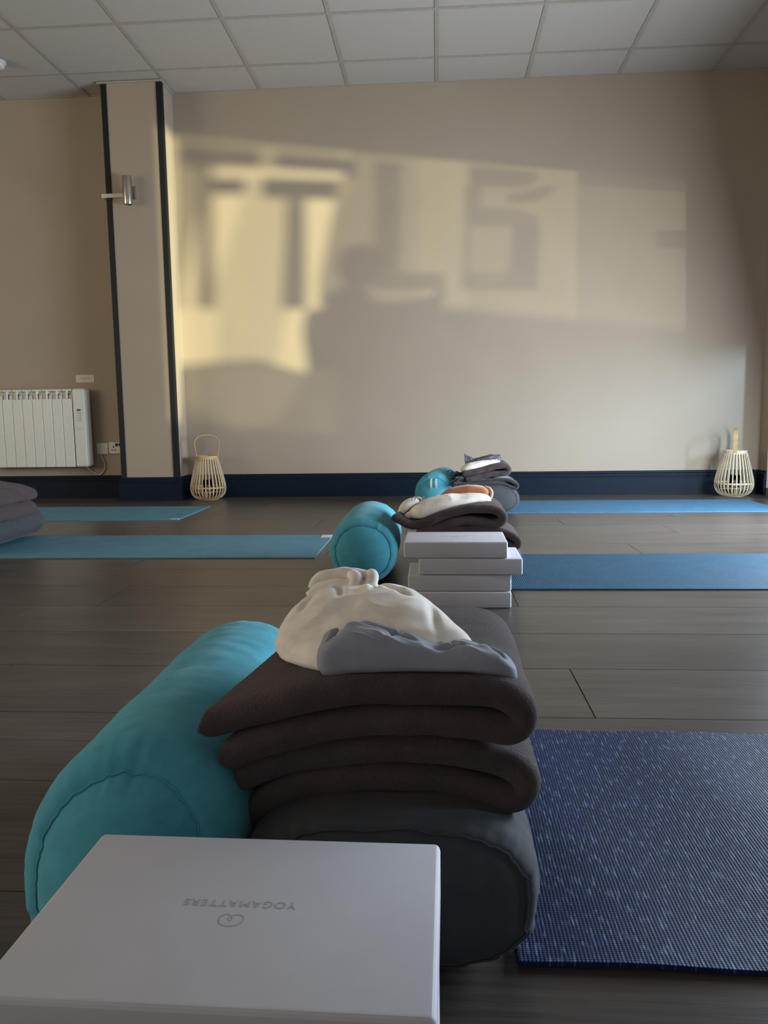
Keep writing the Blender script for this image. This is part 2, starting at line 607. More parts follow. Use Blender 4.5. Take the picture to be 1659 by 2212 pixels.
# ------------------------------------------------------------------ the street window in the right wall (masks added in it shape the light pattern)
LIGHT_MASKS = [  # tinted and opaque masks added to shape the sun patches on the wall
    (0.35, [(1.435, 2.043), (2.617, 2.032), (2.616, 1.987), (1.433, 1.996)]),
    (0.05, [(1.433, 1.996), (2.025, 1.989), (2.021, 1.869), (1.687, 1.848), (1.631, 1.838), (1.426, 1.84)]),
    (0.35, [(2.025, 1.989), (2.137, 1.987), (2.134, 1.872), (2.021, 1.869)]),
    (0.05, [(2.137, 1.987), (2.683, 1.985), (2.681, 1.855), (2.614, 1.856), (2.614, 1.887), (2.134, 1.872)]),
    (0.25, [(1.426, 1.84), (1.631, 1.838), (1.591, 0.884), (1.564, 0.881), (1.611, 1.602), (1.506, 1.217), (1.454, 1.022), (1.447, 0.871), (1.38, 0.864)]),
    (0.08, [(1.618, 1.837), (1.697, 1.849), (1.668, 0.891), (1.551, 0.881)]),
    (0.05, [(1.684, 1.784), (1.912, 1.799), (1.908, 1.687), (1.686, 1.669)]),
    (0.05, [(2.042, 1.813), (2.55, 1.838), (2.547, 1.707), (2.037, 1.674)]),
    (0.7, [(1.912, 1.799), (2.042, 1.81), (2.037, 1.674), (2.225, 1.683), (2.214, 0.963), (2.156, 0.767), (2.109, 0.536), (1.675, 0.495), (1.691, 0.89), (1.664, 0.888), (1.672, 1.074), (1.773, 1.303), (1.864, 1.56), (1.908, 1.687)]),
    (0.08, [(2.209, 1.682), (2.341, 1.693), (2.328, 0.951), (2.148, 0.935)]),
    (0.3, [(2.55, 1.838), (2.614, 1.856), (2.681, 1.855), (2.612, 1.745), (2.544, 1.556), (2.474, 1.302), (2.435, 1.046), (2.449, 0.962), (2.411, 0.981), (2.422, 1.172), (2.547, 1.707)]),
    (0.08, [(2.45, 0.969), (2.331, 0.946), (2.299, 0.844), (2.297, 0.748), (2.334, 0.526), (2.237, 0.354), (2.097, 0.143), (1.904, -0.125), (1.885, -0.684), (3.184, -0.543), (3.195, 1.037)]),
    (0.18, [(1.362, 0.464), (1.676, 0.527), (1.978, 0.572), (2.241, 0.516), (2.333, 0.509), (2.237, 0.354), (2.097, 0.143), (1.904, -0.125), (1.885, -0.684), (1.305, -0.748)]),
    (0.5, [(1.349, 0.201), (1.594, 0.159), (1.792, 0.046), (1.904, -0.125), (1.885, -0.684), (1.305, -0.748)]),
    (0.22, [(2.617, 2.032), (3.123, 2.029), (3.115, 1.03), (2.45, 0.969), (2.435, 1.046), (2.474, 1.302), (2.544, 1.556), (2.612, 1.745), (2.681, 1.855)]),
    (0.3, [(3.123, 2.029), (3.452, 2.032), (3.451, 0.84), (3.193, 0.815), (3.195, 1.037), (3.115, 1.03)]),
    (0.2, [(3.452, 2.032), (4.181, 2.031), (4.198, 0.91), (3.451, 0.84)]),
    (0.1, [(4.181, 2.031), (4.899, 2.029), (4.933, 0.978), (4.198, 0.91)]),
    (0.03, [(4.899, 2.029), (5.391, 2.027), (5.435, 1.025), (4.933, 0.978)]),
]
SHADOW_SHAPES = [  # further added shapes, casting the dark bars and the figure's shadow
    (0.2, [(2.816, 1.985), (3.006, 1.984), (2.979, 1.258), (3.292, 1.28), (3.285, 1.161), (2.777, 1.121), (2.803, 1.516)]),
    (0.3, [(3.452, 1.996), (3.888, 2.0), (3.935, 1.975), (3.858, 1.893), (3.686, 1.882), (3.577, 1.879), (3.458, 1.876)]),
    (0.35, [(3.42, 1.727), (3.796, 1.746), (3.937, 1.704), (3.922, 1.641), (3.42, 1.602)]),
    (0.4, [(3.421, 1.872), (3.546, 1.877), (3.53, 1.737), (3.42, 1.727)]),
    (0.3, [(3.42, 1.602), (3.458, 1.606), (3.445, 1.2), (3.403, 1.18)]),
    (0.45, [(3.766, 1.632), (3.938, 1.646), (3.926, 1.228), (3.61, 1.199), (3.752, 1.32)]),
    (0.45, [(3.75, 1.63), (3.938, 1.646), (3.926, 1.218), (3.419, 1.173), (3.42, 1.291), (3.705, 1.317)]),
    (0.25, [(4.711, 1.684), (4.916, 1.701), (4.919, 1.588), (4.714, 1.569)]),
    (0.3, [(4.181, 2.037), (4.905, 2.035), (4.908, 1.949), (4.182, 1.935)]),
    (0.35, [(3.702, 1.841), (3.858, 1.872), (3.935, 1.909), (4.044, 1.917), (3.982, 1.843), (3.89, 1.797), (3.734, 1.772)]),
    (0.02, [(2.867, 1.289), (2.855, 1.345), (2.819, 1.39), (2.766, 1.418), (2.702, 1.424), (2.637, 1.407), (2.582, 1.37), (2.545, 1.318), (2.531, 1.259), (2.542, 1.202), (2.578, 1.158), (2.632, 1.13), (2.696, 1.124), (2.761, 1.14), (2.816, 1.179), (2.853, 1.231)]),
    (0.02, [(2.419, 1.046), (2.517, 1.086), (2.567, 1.137), (2.745, 1.116), (2.776, 1.046), (2.97, 1.057), (3.195, 1.115), (3.292, 1.171), (3.243, 1.057), (3.097, 0.918), (3.0, 0.83), (2.77, 0.695), (2.736, 0.565), (2.307, 0.523), (2.313, 0.732), (2.343, 0.88), (2.449, 0.959)]),
]



def mask_mat(t):
    k = 'light_mask_%d' % round(t * 100)
    if k not in MATS:
        MATS[k] = make_glass(k, t, 0.2)
    return MATS[k]


win = bpy.data.objects.new('window_1', None)
win.location = (XR, (WY0 + WY1) / 2, WZ0)
win['kind'] = 'structure'
COL.objects.link(win)


def win_part(name, bm, mat):
    o = link(name, bm, mat, None, False)
    o.parent = win
    o.matrix_parent_inverse = Matrix.Translation(-win.location)
    return o


bm = bmesh.new()
for a in ((WY0, WY0 + 0.02, WZ0, WZ1), (WY1 - 0.02, WY1, WZ0, WZ1), (WY0, WY1, WZ0, WZ0 + 0.02), (WY0, WY1, WZ1 - 0.004, WZ1)):
    box(bm, XR + 0.12, XR + 0.19, *a)
win_part('window_frame', bm, navy_m)
for layer, (items, xx) in enumerate(((LIGHT_MASKS, 2.372), (SHADOW_SHAPES, 2.384))):
    for i, (t, pts) in enumerate(items):
        bm = bmesh.new()
        xo = xx + 0.0004 * i
        pts = [(y, WZ1 + 0.004 if z > 2.005 else max(z, WZ0 + 0.004)) for y, z in pts]
        clean = []
        for q in pts:
            if not clean or abs(q[0] - clean[-1][0]) + abs(q[1] - clean[-1][1]) > 1e-4:
                clean.append(q)
        if len(clean) < 3:
            bm.free()
            continue
        va = [bm.verts.new((xo, y, z)) for y, z in clean]
        f = bm.faces.new(va)
        if t < 0.06:
            r = bmesh.ops.extrude_face_region(bm, geom=[f])
            for v in [g for g in r['geom'] if isinstance(g, bmesh.types.BMVert)]:
                v.co.x += 0.012
            win_part('shadow_bar', bm, navy_m)  # opaque pieces added to cast shadow, the figure outline among them
        else:
            win_part('light_mask', bm, mask_mat(t))

# unseen slab added outside to block the lowest sun
bm = bmesh.new()
box(bm, 4.0, 4.12, 0.9, 4.2, -0.3, 0.85)
struct('sun_blocker', bm, wall_m)

# ------------------------------------------------------------------ wall fittings
# brushed steel up-and-down wall lamp
lamp = empty('wall_lamp', (-2.037, PY, 2.08), 'brushed steel cylinder wall light fixed to the pale pier', 'wall lamp')
bm = bmesh.new()
box(bm, -0.012, 0.034, -0.016, 0.0, -0.045, 0.04, 0.003)
link('back_plate', bm, steel_m, lamp, False)
bm = bmesh.new()
box(bm, -0.012, 0.012, -0.05, -0.012, -0.012, 0.012)
link('arm', bm, steel_m, lamp, False)
bm = bmesh.new()
prof = [(0.0, 0.082), (0.026, 0.082), (0.026, 0.09), (0.0295, 0.09), (0.0305, 0.087), (0.0305, -0.087), (0.0295, -0.09), (0.026, -0.09), (0.026, -0.082), (0.0, -0.082)]
lathe(bm, prof, 36, (0, -0.066))
o = link('lamp_body', bm, steel_m, lamp, True)
for p in o.data.polygons:
    p.use_smooth = abs(p.normal.z) < 0.3
for zz in (-0.0825, 0.0825):
    bm = bmesh.new()
    lathe(bm, [(0.0, zz), (0.0255, zz)], 24, (0, -0.066))
    link('lens', bm, white_plastic, lamp, False)

bm = bmesh.new()
box(bm, -2.236, -2.062, PY - 0.020, PY - 0.0062, 2.050, 2.076, 0.002)
box(bm, -2.236, PX0 - 0.0045, PY - 0.0062, PY + 0.09, 2.050, 2.076, 0.002)
tag(link('cable_trunking', bm, white_plastic, None, False), 'short cream cable trunking running from the wall lamp across the black pier edge', 'cable cover')

# smoke detector on the ceiling, cut by the left edge of the frame
sd = empty('smoke_detector', (-2.716, 5.015, H), 'white round smoke detector on the tiled ceiling at the left edge', 'smoke detector')
bm = bmesh.new()
lathe(bm, [(0.0, 0.0), (0.060, 0.0), (0.061, -0.012), (0.058, -0.016), (0.0, -0.016)], 36)
link('base', bm, white_plastic, sd)
bm = bmesh.new()
lathe(bm, [(0.050, -0.016), (0.050, -0.030), (0.046, -0.040), (0.030, -0.046), (0.0, -0.047)], 36)
link('cap', bm, white_plastic, sd)

# oil-filled electric radiator
rad = empty('electric_radiator', (-2.84, YB, 0.23), 'white electric panel radiator with ribbed front on the back wall', 'radiator')
RX1 = -2.492 + 2.84
cw = 0.098
n_el, pitch = 9, 0.0735
x1 = RX1 - cw
for i in range(n_el):
    xa, xb = x1 - (i + 1) * pitch, x1 - i * pitch
    bm = bmesh.new()
    box(bm, xa + 0.0012, xb - 0.0012, -0.112, -0.104, 0.006, 0.492, 0.003, 3)       # front plate
    box(bm, xa + 0.030, xb - 0.030, -0.104, -0.035, 0.006, 0.53)                    # core
    box(bm, xa + 0.0015, xb - 0.0015, -0.104, -0.035, 0.548, 0.562, 0.005, 3)       # top bar
    box(bm, xa + 0.0015, xb - 0.0015, -0.110, -0.035, 0.546, 0.558, 0.004, 3)
    box(bm, xa + 0.030, xb - 0.030, -0.111, -0.05, 0.488, 0.552, 0.004, 3)          # centre rib
    box(bm, xa + 0.002, xb - 0.002, -0.095, -0.06, 0.485, 0.522, 0.006, 3)
    box(bm, xa + 0.001, xb - 0.001, -0.088, -0.075, 0.47, 0.55)
    link('heating_element', bm, white_enamel, rad, False)
    bm = bmesh.new()
    box(bm, xa - 0.0009, xa + 0.0009, -0.1085, -0.04, 0.01, 0.488)
    link('joint_gap', bm, gap_m, rad, False)
bm = bmesh.new()
box(bm, x1 + 0.001, RX1 - 0.004, -0.114, -0.035, 0.004, 0.564, 0.016, 5)
cp = link('control_panel', bm, white_enamel, rad, False)
bm = bmesh.new()
box(bm, RX1 - 0.035, RX1 + 0.003, -0.102, -0.03, 0.012, 0.556, 0.010, 4)
link('side_cover', bm, white_plastic, rad, False)
bm = bmesh.new()
box(bm, x1 + 0.034, x1 + 0.062, -0.1155, -0.113, 0.405, 0.417)
link('display', bm, black_plastic, cp, False)
for r in range(4):
    bm = bmesh.new()
    box(bm, x1 + 0.036, x1 + 0.046, -0.1152, -0.113, 0.385 - r * 0.017, 0.391 - r * 0.017)
    box(bm, x1 + 0.050, x1 + 0.064, -0.1152, -0.113, 0.383 - r * 0.017, 0.391 - r * 0.017)
    link('button', bm, grey_plastic, cp, False)
bm = bmesh.new()
tube(bm, [(x1 + 0.046 + 0.014 * math.cos(a), -0.1145, 0.288 + 0.012 * math.sin(a)) for a in [PI * (0.8 + 0.1 * k) for k in range(12)]], 0.0015, 6)
link('dial_mark', bm, grey_plastic, cp, False)
for xx in (x1 - 0.05, x1 - 0.55):
    for z0 in (0.05, 0.46):
        bm = bmesh.new()
        box(bm, xx - 0.02, xx + 0.02, -0.04, -0.0005, z0, z0 + 0.04)
        link('wall_bracket', bm, grey_plastic, rad, False)

# small notice card above the radiator
card = empty('notice_card', (-2.532, YB, 0.8665), 'small white printed notice card on the wall above the radiator', 'notice')
bm = bmesh.new()
box(bm, -0.068, 0.068, -0.003, 0, -0.0275, 0.0275, 0.001)
link('card', bm, paper_m, card, False)
bm = bmesh.new()
rr = random.Random(5)
x = -0.036
while x < 0.038:
    w = rr.uniform(0.003, 0.008)
    box(bm, x, min(0.04, x + w), -0.0036, -0.003, 0.001, 0.006)
    x += w + 0.0018
x = -0.012
while x < 0.006:
    w = rr.uniform(0.002, 0.005)
    box(bm, x, x + w, -0.0036, -0.003, -0.009, -0.0055)
    x += w + 0.0015
link('print_lines', bm, ink_m, card, False)

# fused spur with its flex, and the double socket half behind the pier
spur = empty('fused_spur', (-2.429, YB, 0.361), 'white square cable outlet plate beside the double socket', 'outlet')
bm = bmesh.new()
box(bm, -0.042, 0.042, -0.011, 0, -0.042, 0.042, 0.004, 3)
link('plate', bm, white_plastic, spur, False)
for sx in (-0.031, 0.031):
    bm = bmesh.new()
    lathe(bm, [(0.0, 0.0), (0.0032, 0.0)], 12)
    bmesh.ops.rotate(bm, verts=bm.verts, cent=(0, 0, 0), matrix=Matrix.Rotation(PI / 2, 3, 'X'))
    bmesh.ops.translate(bm, verts=bm.verts, vec=(sx, -0.0113, 0))
    link('screw', bm, grey_plastic, spur, False)
bm = bmesh.new()
box(bm, -0.004, 0.02, -0.0125, -0.0105, -0.012, 0.012, 0.001)
link('fuse_carrier', bm, paper_m, spur, False)
bm = bmesh.new()
tube(bm, catmull([(-2.444, YB - 0.008, 0.316), (-2.43, YB - 0.009, 0.285), (-2.418, YB - 0.008, 0.25), (-2.42, YB - 0.008, 0.215), (-2.438, YB - 0.010, 0.185), (-2.468, YB - 0.010, 0.172), (-2.52, YB - 0.012, 0.20), (-2.56, YB - 0.03, 0.24)], 40), 0.0042, 8)
tag(link('power_cable', bm, white_plastic), 'thin cream cable curling from the outlet plate down to the radiator', 'cable')

sock = empty('double_socket', (-2.310, YB, 0.365), 'white double wall socket partly hidden behind the pier', 'socket')
bm = bmesh.new()
box(bm, -0.0735, 0.0735, -0.010, 0, -0.042, 0.042, 0.004, 3)
link('plate', bm, white_plastic, sock, False)
for s in (-1, 1):
    cxx = -0.036 if s < 0 else 0.036
    bm = bmesh.new()
    box(bm, cxx - 0.0045, cxx + 0.0045, -0.0108, -0.009, 0.002, 0.014)
    box(bm, cxx - 0.017, cxx - 0.006, -0.0108, -0.009, -0.018, -0.010)
    box(bm, cxx + 0.006, cxx + 0.017, -0.0108, -0.009, -0.018, -0.010)
    link('pin_holes', bm, black_plastic, sock, False)
    bm = bmesh.new()
    sx = 0.012 if s < 0 else -0.012
    box(bm, sx - 0.0105, sx + 0.0105, -0.0115, -0.009, 0.012, 0.034, 0.001)
    link('rocker_switch', bm, gap_m, sock, False)

# ------------------------------------------------------------------ bamboo lanterns
LP = [(0.066, 0.004), (0.088, 0.012), (0.108, 0.030), (0.120, 0.055), (0.1235, 0.085), (0.119, 0.120), (0.110, 0.160), (0.099, 0.205), (0.087, 0.250), (0.0765, 0.290)]


def lantern(loc, label, slat_mat, hoop_mat, handle_rot, phase):
    t = empty('bamboo_lantern', loc, label, 'lantern')
    prof = catmull([(r, 0, z) for r, z in LP], 26)
    bm = bmesh.new()
    n = 30
    for k in range(n):
        a = 2 * PI * (k + phase) / n
        ca, sa = math.cos(a), math.sin(a)
        rows = []
        for i, q in enumerate(prof):
            tn = (prof[min(i + 1, 25)] - prof[max(i - 1, 0)]).normalized()
            nr, nz = tn.z, -tn.x
            ring = []
            for dw, dn in ((-0.0036, -0.0016), (0.0036, -0.0016), (0.0036, 0.0016), (-0.0036, 0.0016)):
                r = q.x + nr * dn
                ring.append(bm.verts.new((r * ca - dw * sa, r * sa + dw * ca, q.z + nz * dn)))
            rows.append(ring)
        grid_faces(bm, rows, close_v=True)
        bm.faces.new(list(reversed(rows[0])))
        bm.faces.new(rows[-1])
    bmesh.ops.recalc_face_normals(bm, faces=bm.faces)
    link('slats', bm, slat_mat, t, False)

    def hoop(name, r0, r1, z0, z1):
        bm = bmesh.new()
        lathe(bm, [(r0, z0), (r1, z0), (r1, z1), (r0, z1), (r0, z0)], 48)
        bmesh.ops.recalc_face_normals(bm, faces=bm.faces)
        return link(name, bm, hoop_mat, t, False)
    hoop('top_hoop', 0.0700, 0.0745, 0.283, 0.308)
    hoop('middle_hoop', 0.1165, 0.1205, 0.082, 0.093)
    hoop('base_disc', 0.0, 0.067, 0.0, 0.008)
    # inner shelf that carries the glass
    hoop('shelf', 0.0, 0.046, 0.050, 0.056)
    bm = bmesh.new()
    for a in (0.4, 0.4 + PI / 2):
        tube(bm, [(-0.119 * math.cos(a), -0.119 * math.sin(a), 0.052), (0.119 * math.cos(a), 0.119 * math.sin(a), 0.052)], 0.003, 6)
    link('cross_bar', bm, hoop_mat, t, False)
    # bent wood handle
    bm = bmesh.new()
    arc = [(-0.077, 0.290), (-0.083, 0.325), (-0.090, 0.365), (-0.091, 0.400), (-0.075, 0.432), (-0.042, 0.449), (0, 0.454), (0.042, 0.449), (0.075, 0.432), (0.091, 0.400), (0.090, 0.365), (0.083, 0.325), (0.077, 0.290)]
    arc = [Vector((x * 0.93, 0, z)) for x, z in arc]
    pts = catmull(arc, 60)
    rows = []
    for i, q in enumerate(pts):
        tn = (pts[min(i + 1, 59)] - pts[max(i - 1, 0)]).normalized()
        nn = Vector((tn.z, 0, -tn.x))
        rows.append([bm.verts.new(q + nn * dn + Vector((0, dy, 0))) for dy, dn in ((-0.0125, -0.0018), (0.0125, -0.0018), (0.0125, 0.0018), (-0.0125, 0.0018))])
    grid_faces(bm, rows, close_v=True)
    bm.faces.new(list(reversed(rows[0])))
    bm.faces.new(rows[-1])
    bmesh.ops.recalc_face_normals(bm, faces=bm.faces)
    bmesh.ops.rotate(bm, verts=bm.verts, cent=(0, 0, 0), matrix=Matrix.Rotation(handle_rot, 3, 'Z'))
    hd = link('handle', bm, MATS['warm_bamboo'], t, False)
    for s in (-1, 1):
        bm = bmesh.new()
        bmesh.ops.create_uvsphere(bm, u_segments=10, v_segments=6, radius=0.0032)
        bmesh.ops.translate(bm, verts=bm.verts, vec=(s * 0.0765 * math.cos(handle_rot), s * 0.0765 * math.sin(handle_rot), 0.297))
        link('rivet', bm, steel_m, hd)
    return t


def votive(loc, label):
    t = empty('candle_glass', loc, label, 'candle glass')
    bm = bmesh.new()
    lathe(bm, [(0.0, 0.0), (0.030, 0.0), (0.034, 0.01), (0.037, 0.085), (0.0355, 0.085), (0.0325, 0.012), (0.0, 0.008)], 32)
    link('glass_cup', bm, glass_m, t)
    bm = bmesh.new()
    lathe(bm, [(0.0, 0.009), (0.021, 0.009), (0.021, 0.024), (0.0, 0.025)], 24)
    link('tea_light', bm, white_plastic, t)


lantern((-1.612, 5.452, 0), 'round bamboo slat lantern in the corner beside the pier', bamboo_mid, bamboo_warm, 0.5, 0.2)
votive((-1.612, 5.452, 0.0565), 'clear candle glass inside the bamboo lantern beside the pier')
lantern((2.006, 5.448, 0), 'round pale bamboo lantern in the right corner of the room', bamboo_pale, bamboo_pale, PI / 2 - 0.345, 0.5)
votive((2.006, 5.448, 0.0565), 'clear candle glass inside the bamboo lantern in the right corner')

# ------------------------------------------------------------------ yoga mats


def yoga_mat(x0, x1, y0, y1, mat, label, rot=0.0, wave=0.0, tags=(), nx=60, ny=24, th=0.005, lift=0.0):
    t = empty('yoga_mat', ((x0 + x1) / 2, (y0 + y1) / 2, 0), label, 'yoga mat', 'yoga mats rolled out on the floor', rot)
    cx, cy = (x0 + x1) / 2, (y0 + y1) / 2
    bm = bmesh.new()
    hx, hy = (x1 - x0) / 2, (y1 - y0) / 2
    top, bot = [], []
    for i in range(nx + 1):
        a, b_ = [], []
        for j in range(ny + 1):
            x, y = -hx + 2 * hx * i / nx, -hy + 2 * hy * j / ny
            yy = y + 0.002 * fn(x, j * 0.3, 3, 2.0)
            w = 0.0
            if wave:
                w = wave * (0.5 + 0.5 * math.sin(x * 21 + y * 3.0 + 1.2 * fn(x, y, 0, 2.2))) * (0.6 + 0.4 * fn(x, y, 5, 3))
                w = max(0, w)
            w += lift * max(0.0, 1 - (y + hy) / 0.08) * (0.6 + 0.4 * math.sin(x * 5))
            a.append(bm.verts.new((x, yy, th + w)))
            b_.append(bm.verts.new((x, yy, 0.0005 + w * 0.8)))
        top.append(a)
        bot.append(b_)
    grid_faces(bm, top)
    grid_faces(bm, [list(reversed(r)) for r in bot])
    for i in range(nx):
        bm.faces.new((top[i][0], bot[i][0], bot[i + 1][0], top[i + 1][0]))
        bm.faces.new((top[i + 1][ny], bot[i + 1][ny], bot[i][ny], top[i][ny]))
    for j in range(ny):
        bm.faces.new((top[0][j + 1], bot[0][j + 1], bot[0][j], top[0][j]))
        bm.faces.new((top[nx][j], bot[nx][j], bot[nx][j + 1], top[nx][j + 1]))
    bmesh.ops.recalc_face_normals(bm, faces=bm.faces)
    o = link('foam_sheet', bm, mat, t, True)
    o.data.set_sharp_from_angle(angle=0.7)
    for tx, ty, w, d in tags:
        bm = bmesh.new()
        box(bm, tx - w / 2, tx + w / 2, ty - d / 2, ty + d / 2, th + 0.0003, th + 0.0014, 0.0004)
        tg = link('corner_label', bm, strap_m, t, False)
        tg['label'] = 'small white corner label'
    return t


yoga_mat(0.084, 1.884, 0.752, 1.366, mat_navy, 'dark navy blue yoga mat in the right foreground', -0.006, 0.0035, nx=300, ny=60, lift=0.003)
yoga_mat(0.22, 2.03, 2.535, 3.180, mat_teal, 'teal ribbed yoga mat behind the stack of four blocks', 0.0)
yoga_mat(0.19, 1.985, 4.553, 5.180, mat_blue, 'sky blue yoga mat along the back wall at right')
yoga_mat(-3.27, -1.462, 4.318, 4.982, mat_teal_pale, 'pale teal yoga mat nearest the radiator at left', 0.0, tags=[(0.885, -0.315, 0.05, 0.035)])
yoga_mat(-2.31, -0.496, 3.115, 3.722, mat_teal_pale, 'dusty teal yoga mat under the left edge blanket pile', 0.0, tags=[(0.88, 0.255, 0.05, 0.085)])

# ------------------------------------------------------------------ bolsters


def bolster(loc, a, hz, y0, y1, mat, label, rz=0.0, n=2.0, seam_k=0.78, rnd=0.07, cap_b=0.03, seed=0, wr=1.0, tilt=0.0):
    """long cushion along its own y axis: a = half width, hz = full height, resting on z=0"""
    t = empty('yoga_bolster', loc, label, 'bolster', 'bolsters of the yoga sets', rz)
    b = hz / 2
    SEG = 168

    def cross(th, k):
        c, s = math.cos(th), math.sin(th)
        x = math.copysign(abs(c) ** (2 / n), c) * a * k
        z = math.copysign(abs(s) ** (2 / n), s) * b * k
        return x, z

    def ring(bm, y, k, amp, pleat, off=0.0):
        out = []
        for q in range(SEG):
            th = 2 * PI * q / SEG
            x, z = cross(th, k)
            d = amp * (fn(x * 1.0, y * 0.6, z + seed, 5, 3)) + amp * 0.4 * fn(x, y * 3, z + seed, 14, 2) - amp * 0.9 * max(0.0, noise.noise(Vector((th * 1.3, y * 26 + 0.6 * math.sin(th * 2 + seed), seed + 2.5))) - 0.15)
            if pleat:
                pn = noise.noise(Vector((math.cos(th) * 7 + seed, math.sin(th) * 7, seed)))
                d += pleat * (pn - 0.1) - pleat * 0.9 * max(0, noise.noise(Vector((math.cos(th) * 16, math.sin(th) * 16 + seed, 4))))
            L = math.hypot(x, z) or 1
            x, z = x + x / L * d, z + z / L * d
            zz = z + b
            if zz < 0.012:
                zz = 0.012 - 0.0105 * (1 - math.exp(-(0.012 - zz) / 0.0105))
            yt = y + off + tilt * z * math.exp(-max(0.0, y - y0) / 0.12)
            out.append(bm.verts.new((x, yt, zz)))
        return out
    bm = bmesh.new()
    L = y1 - y0
    ks = []
    M = 14
    for i in range(M + 1):                       # rounded shoulder at the front
        u = i / M
        ks.append((y0 + rnd * (1 - math.cos(u * PI / 2)), seam_k + (1 - seam_k) * math.sin(u * PI / 2), math.exp(-rnd * (1 - math.cos(u * PI / 2)) / 0.022)))
    for i in range(1, 60):
        ks.append((y0 + rnd + (L - 2 * rnd) * i / 60, 1.0 + 0.015 * math.sin(PI * i / 60), math.exp(-(rnd + (L - 2 * rnd) * min(i, 60 - i) / 60) / 0.022)))
    for i in range(M, -1, -1):
        u = i / M
        ks.append((y1 - rnd * (1 - math.cos(u * PI / 2)), seam_k + (1 - seam_k) * math.sin(u * PI / 2), math.exp(-rnd * (1 - math.cos(u * PI / 2)) / 0.022)))
    rows = [ring(bm, y, k, 0.0028 * wr, 0.0042 * wr * p) for y, k, p in ks]
    grid_faces(bm, rows, close_v=True)
    bmesh.ops.recalc_face_normals(bm, faces=bm.faces)
    link('cover', bm, mat, t)
    for end, (yy, s) in enumerate(((y0, -1), (y1, 1))):
        bm = bmesh.new()
        rows = []
        C = 12
        for i in range(C + 1):
            u = i / C
            k = seam_k * (1 - u) + 0.0
            rows.append(ring(bm, yy + s * (cap_b * (1 - (1 - u) ** 2.4) - 0.0012 * math.exp(-u * 40)), max(k, 0.002), 0.0022 * wr, 0.003 * wr * math.exp(-u * 14)))
        grid_faces(bm, rows, close_v=True)
        bm.faces.new(rows[-1])
        bmesh.ops.recalc_face_normals(bm, faces=bm.faces)
        link('end_panel', bm, mat, t)
        bm = bmesh.new()
        rg = ring(bm, yy, seam_k + 0.006, 0.0024 * wr, 0.0032 * wr)
        pts = [v.co.copy() for v in rg]
        bm.clear()
        tube(bm, pts + [pts[0]], 0.0013, 6, cap=False)
        link('seam', bm, mat, t)
    return t


bolster((-0.323, 0.0, 0), 0.117, 0.232, 0.728, 1.312, teal_f, 'large teal cotton bolster in the left foreground', 0.0, seed=1, seam_k=0.74, rnd=0.06, cap_b=0.04, tilt=0.48)
bolster((-0.052, 0.0, 0), 0.156, 0.166, 0.742, 1.33, charcoal_f, 'charcoal bolster in the foreground under the folded blankets', 0.0, n=2.75, seam_k=0.90, rnd=0.035, cap_b=0.03, seed=2, wr=1.4)
bolster((-0.196, 0.0, 0), 0.117, 0.232, 2.585, 3.16, teal_f, 'round teal bolster beside the stack of four blocks', 0.02, seed=3, seam_k=0.80, rnd=0.05)
bolster((0.128, 0.0, 0.0055), 0.158, 0.160, 2.62, 3.20, charcoal_f, 'grey bolster behind the stack of four blocks', 0.0, n=2.35, seam_k=0.90, rnd=0.035, seed=4)
far_teal = bolster((0.018, 4.75, 0), 0.120, 0.243, -0.27, 0.30, teal_f, 'rearmost teal bolster with white handle straps near the back wall', -0.12, seed=5, seam_k=0.76, rnd=0.06)
bolster((0.312, 0.0, 0.0055), 0.158, 0.172, 4.45, 5.04, charcoal_f, 'grey bolster nearest the back wall under the dark blanket pile', 0.0, n=2.2, seam_k=0.88, rnd=0.04, seed=6)
bolster((-2.085, 0.0, 0.0055), 0.170, 0.165, 3.17, 3.72, charcoal_f, 'grey bolster under the blanket pile cut by the left edge', 0.0, n=2.2, seam_k=0.88, rnd=0.04, seed=7)
# handle of two tapes sewn across the front end of the rearmost teal bolster
bm = bmesh.new()
for s in (-0.012, 0.014):
    pts = catmull([(s, -0.292, 0.150), (s * 1.1, -0.300, 0.172), (s * 1.1, -0.297, 0.196), (s, -0.279, 0.212)], 12)
    rows = [[bm.verts.new(q + Vector((dx, dy, 0))) for dx, dy in ((-0.005, -0.002), (0.005, -0.002), (0.005, 0.001), (-0.005, 0.001))] for q in pts]
    grid_faces(bm, rows, close_v=True)
bmesh.ops.recalc_face_normals(bm, faces=bm.faces)
h = link('handle_strap', bm, strap_m, far_teal, False)
h['label'] = 'white handle tapes'

# ------------------------------------------------------------------ folded blankets


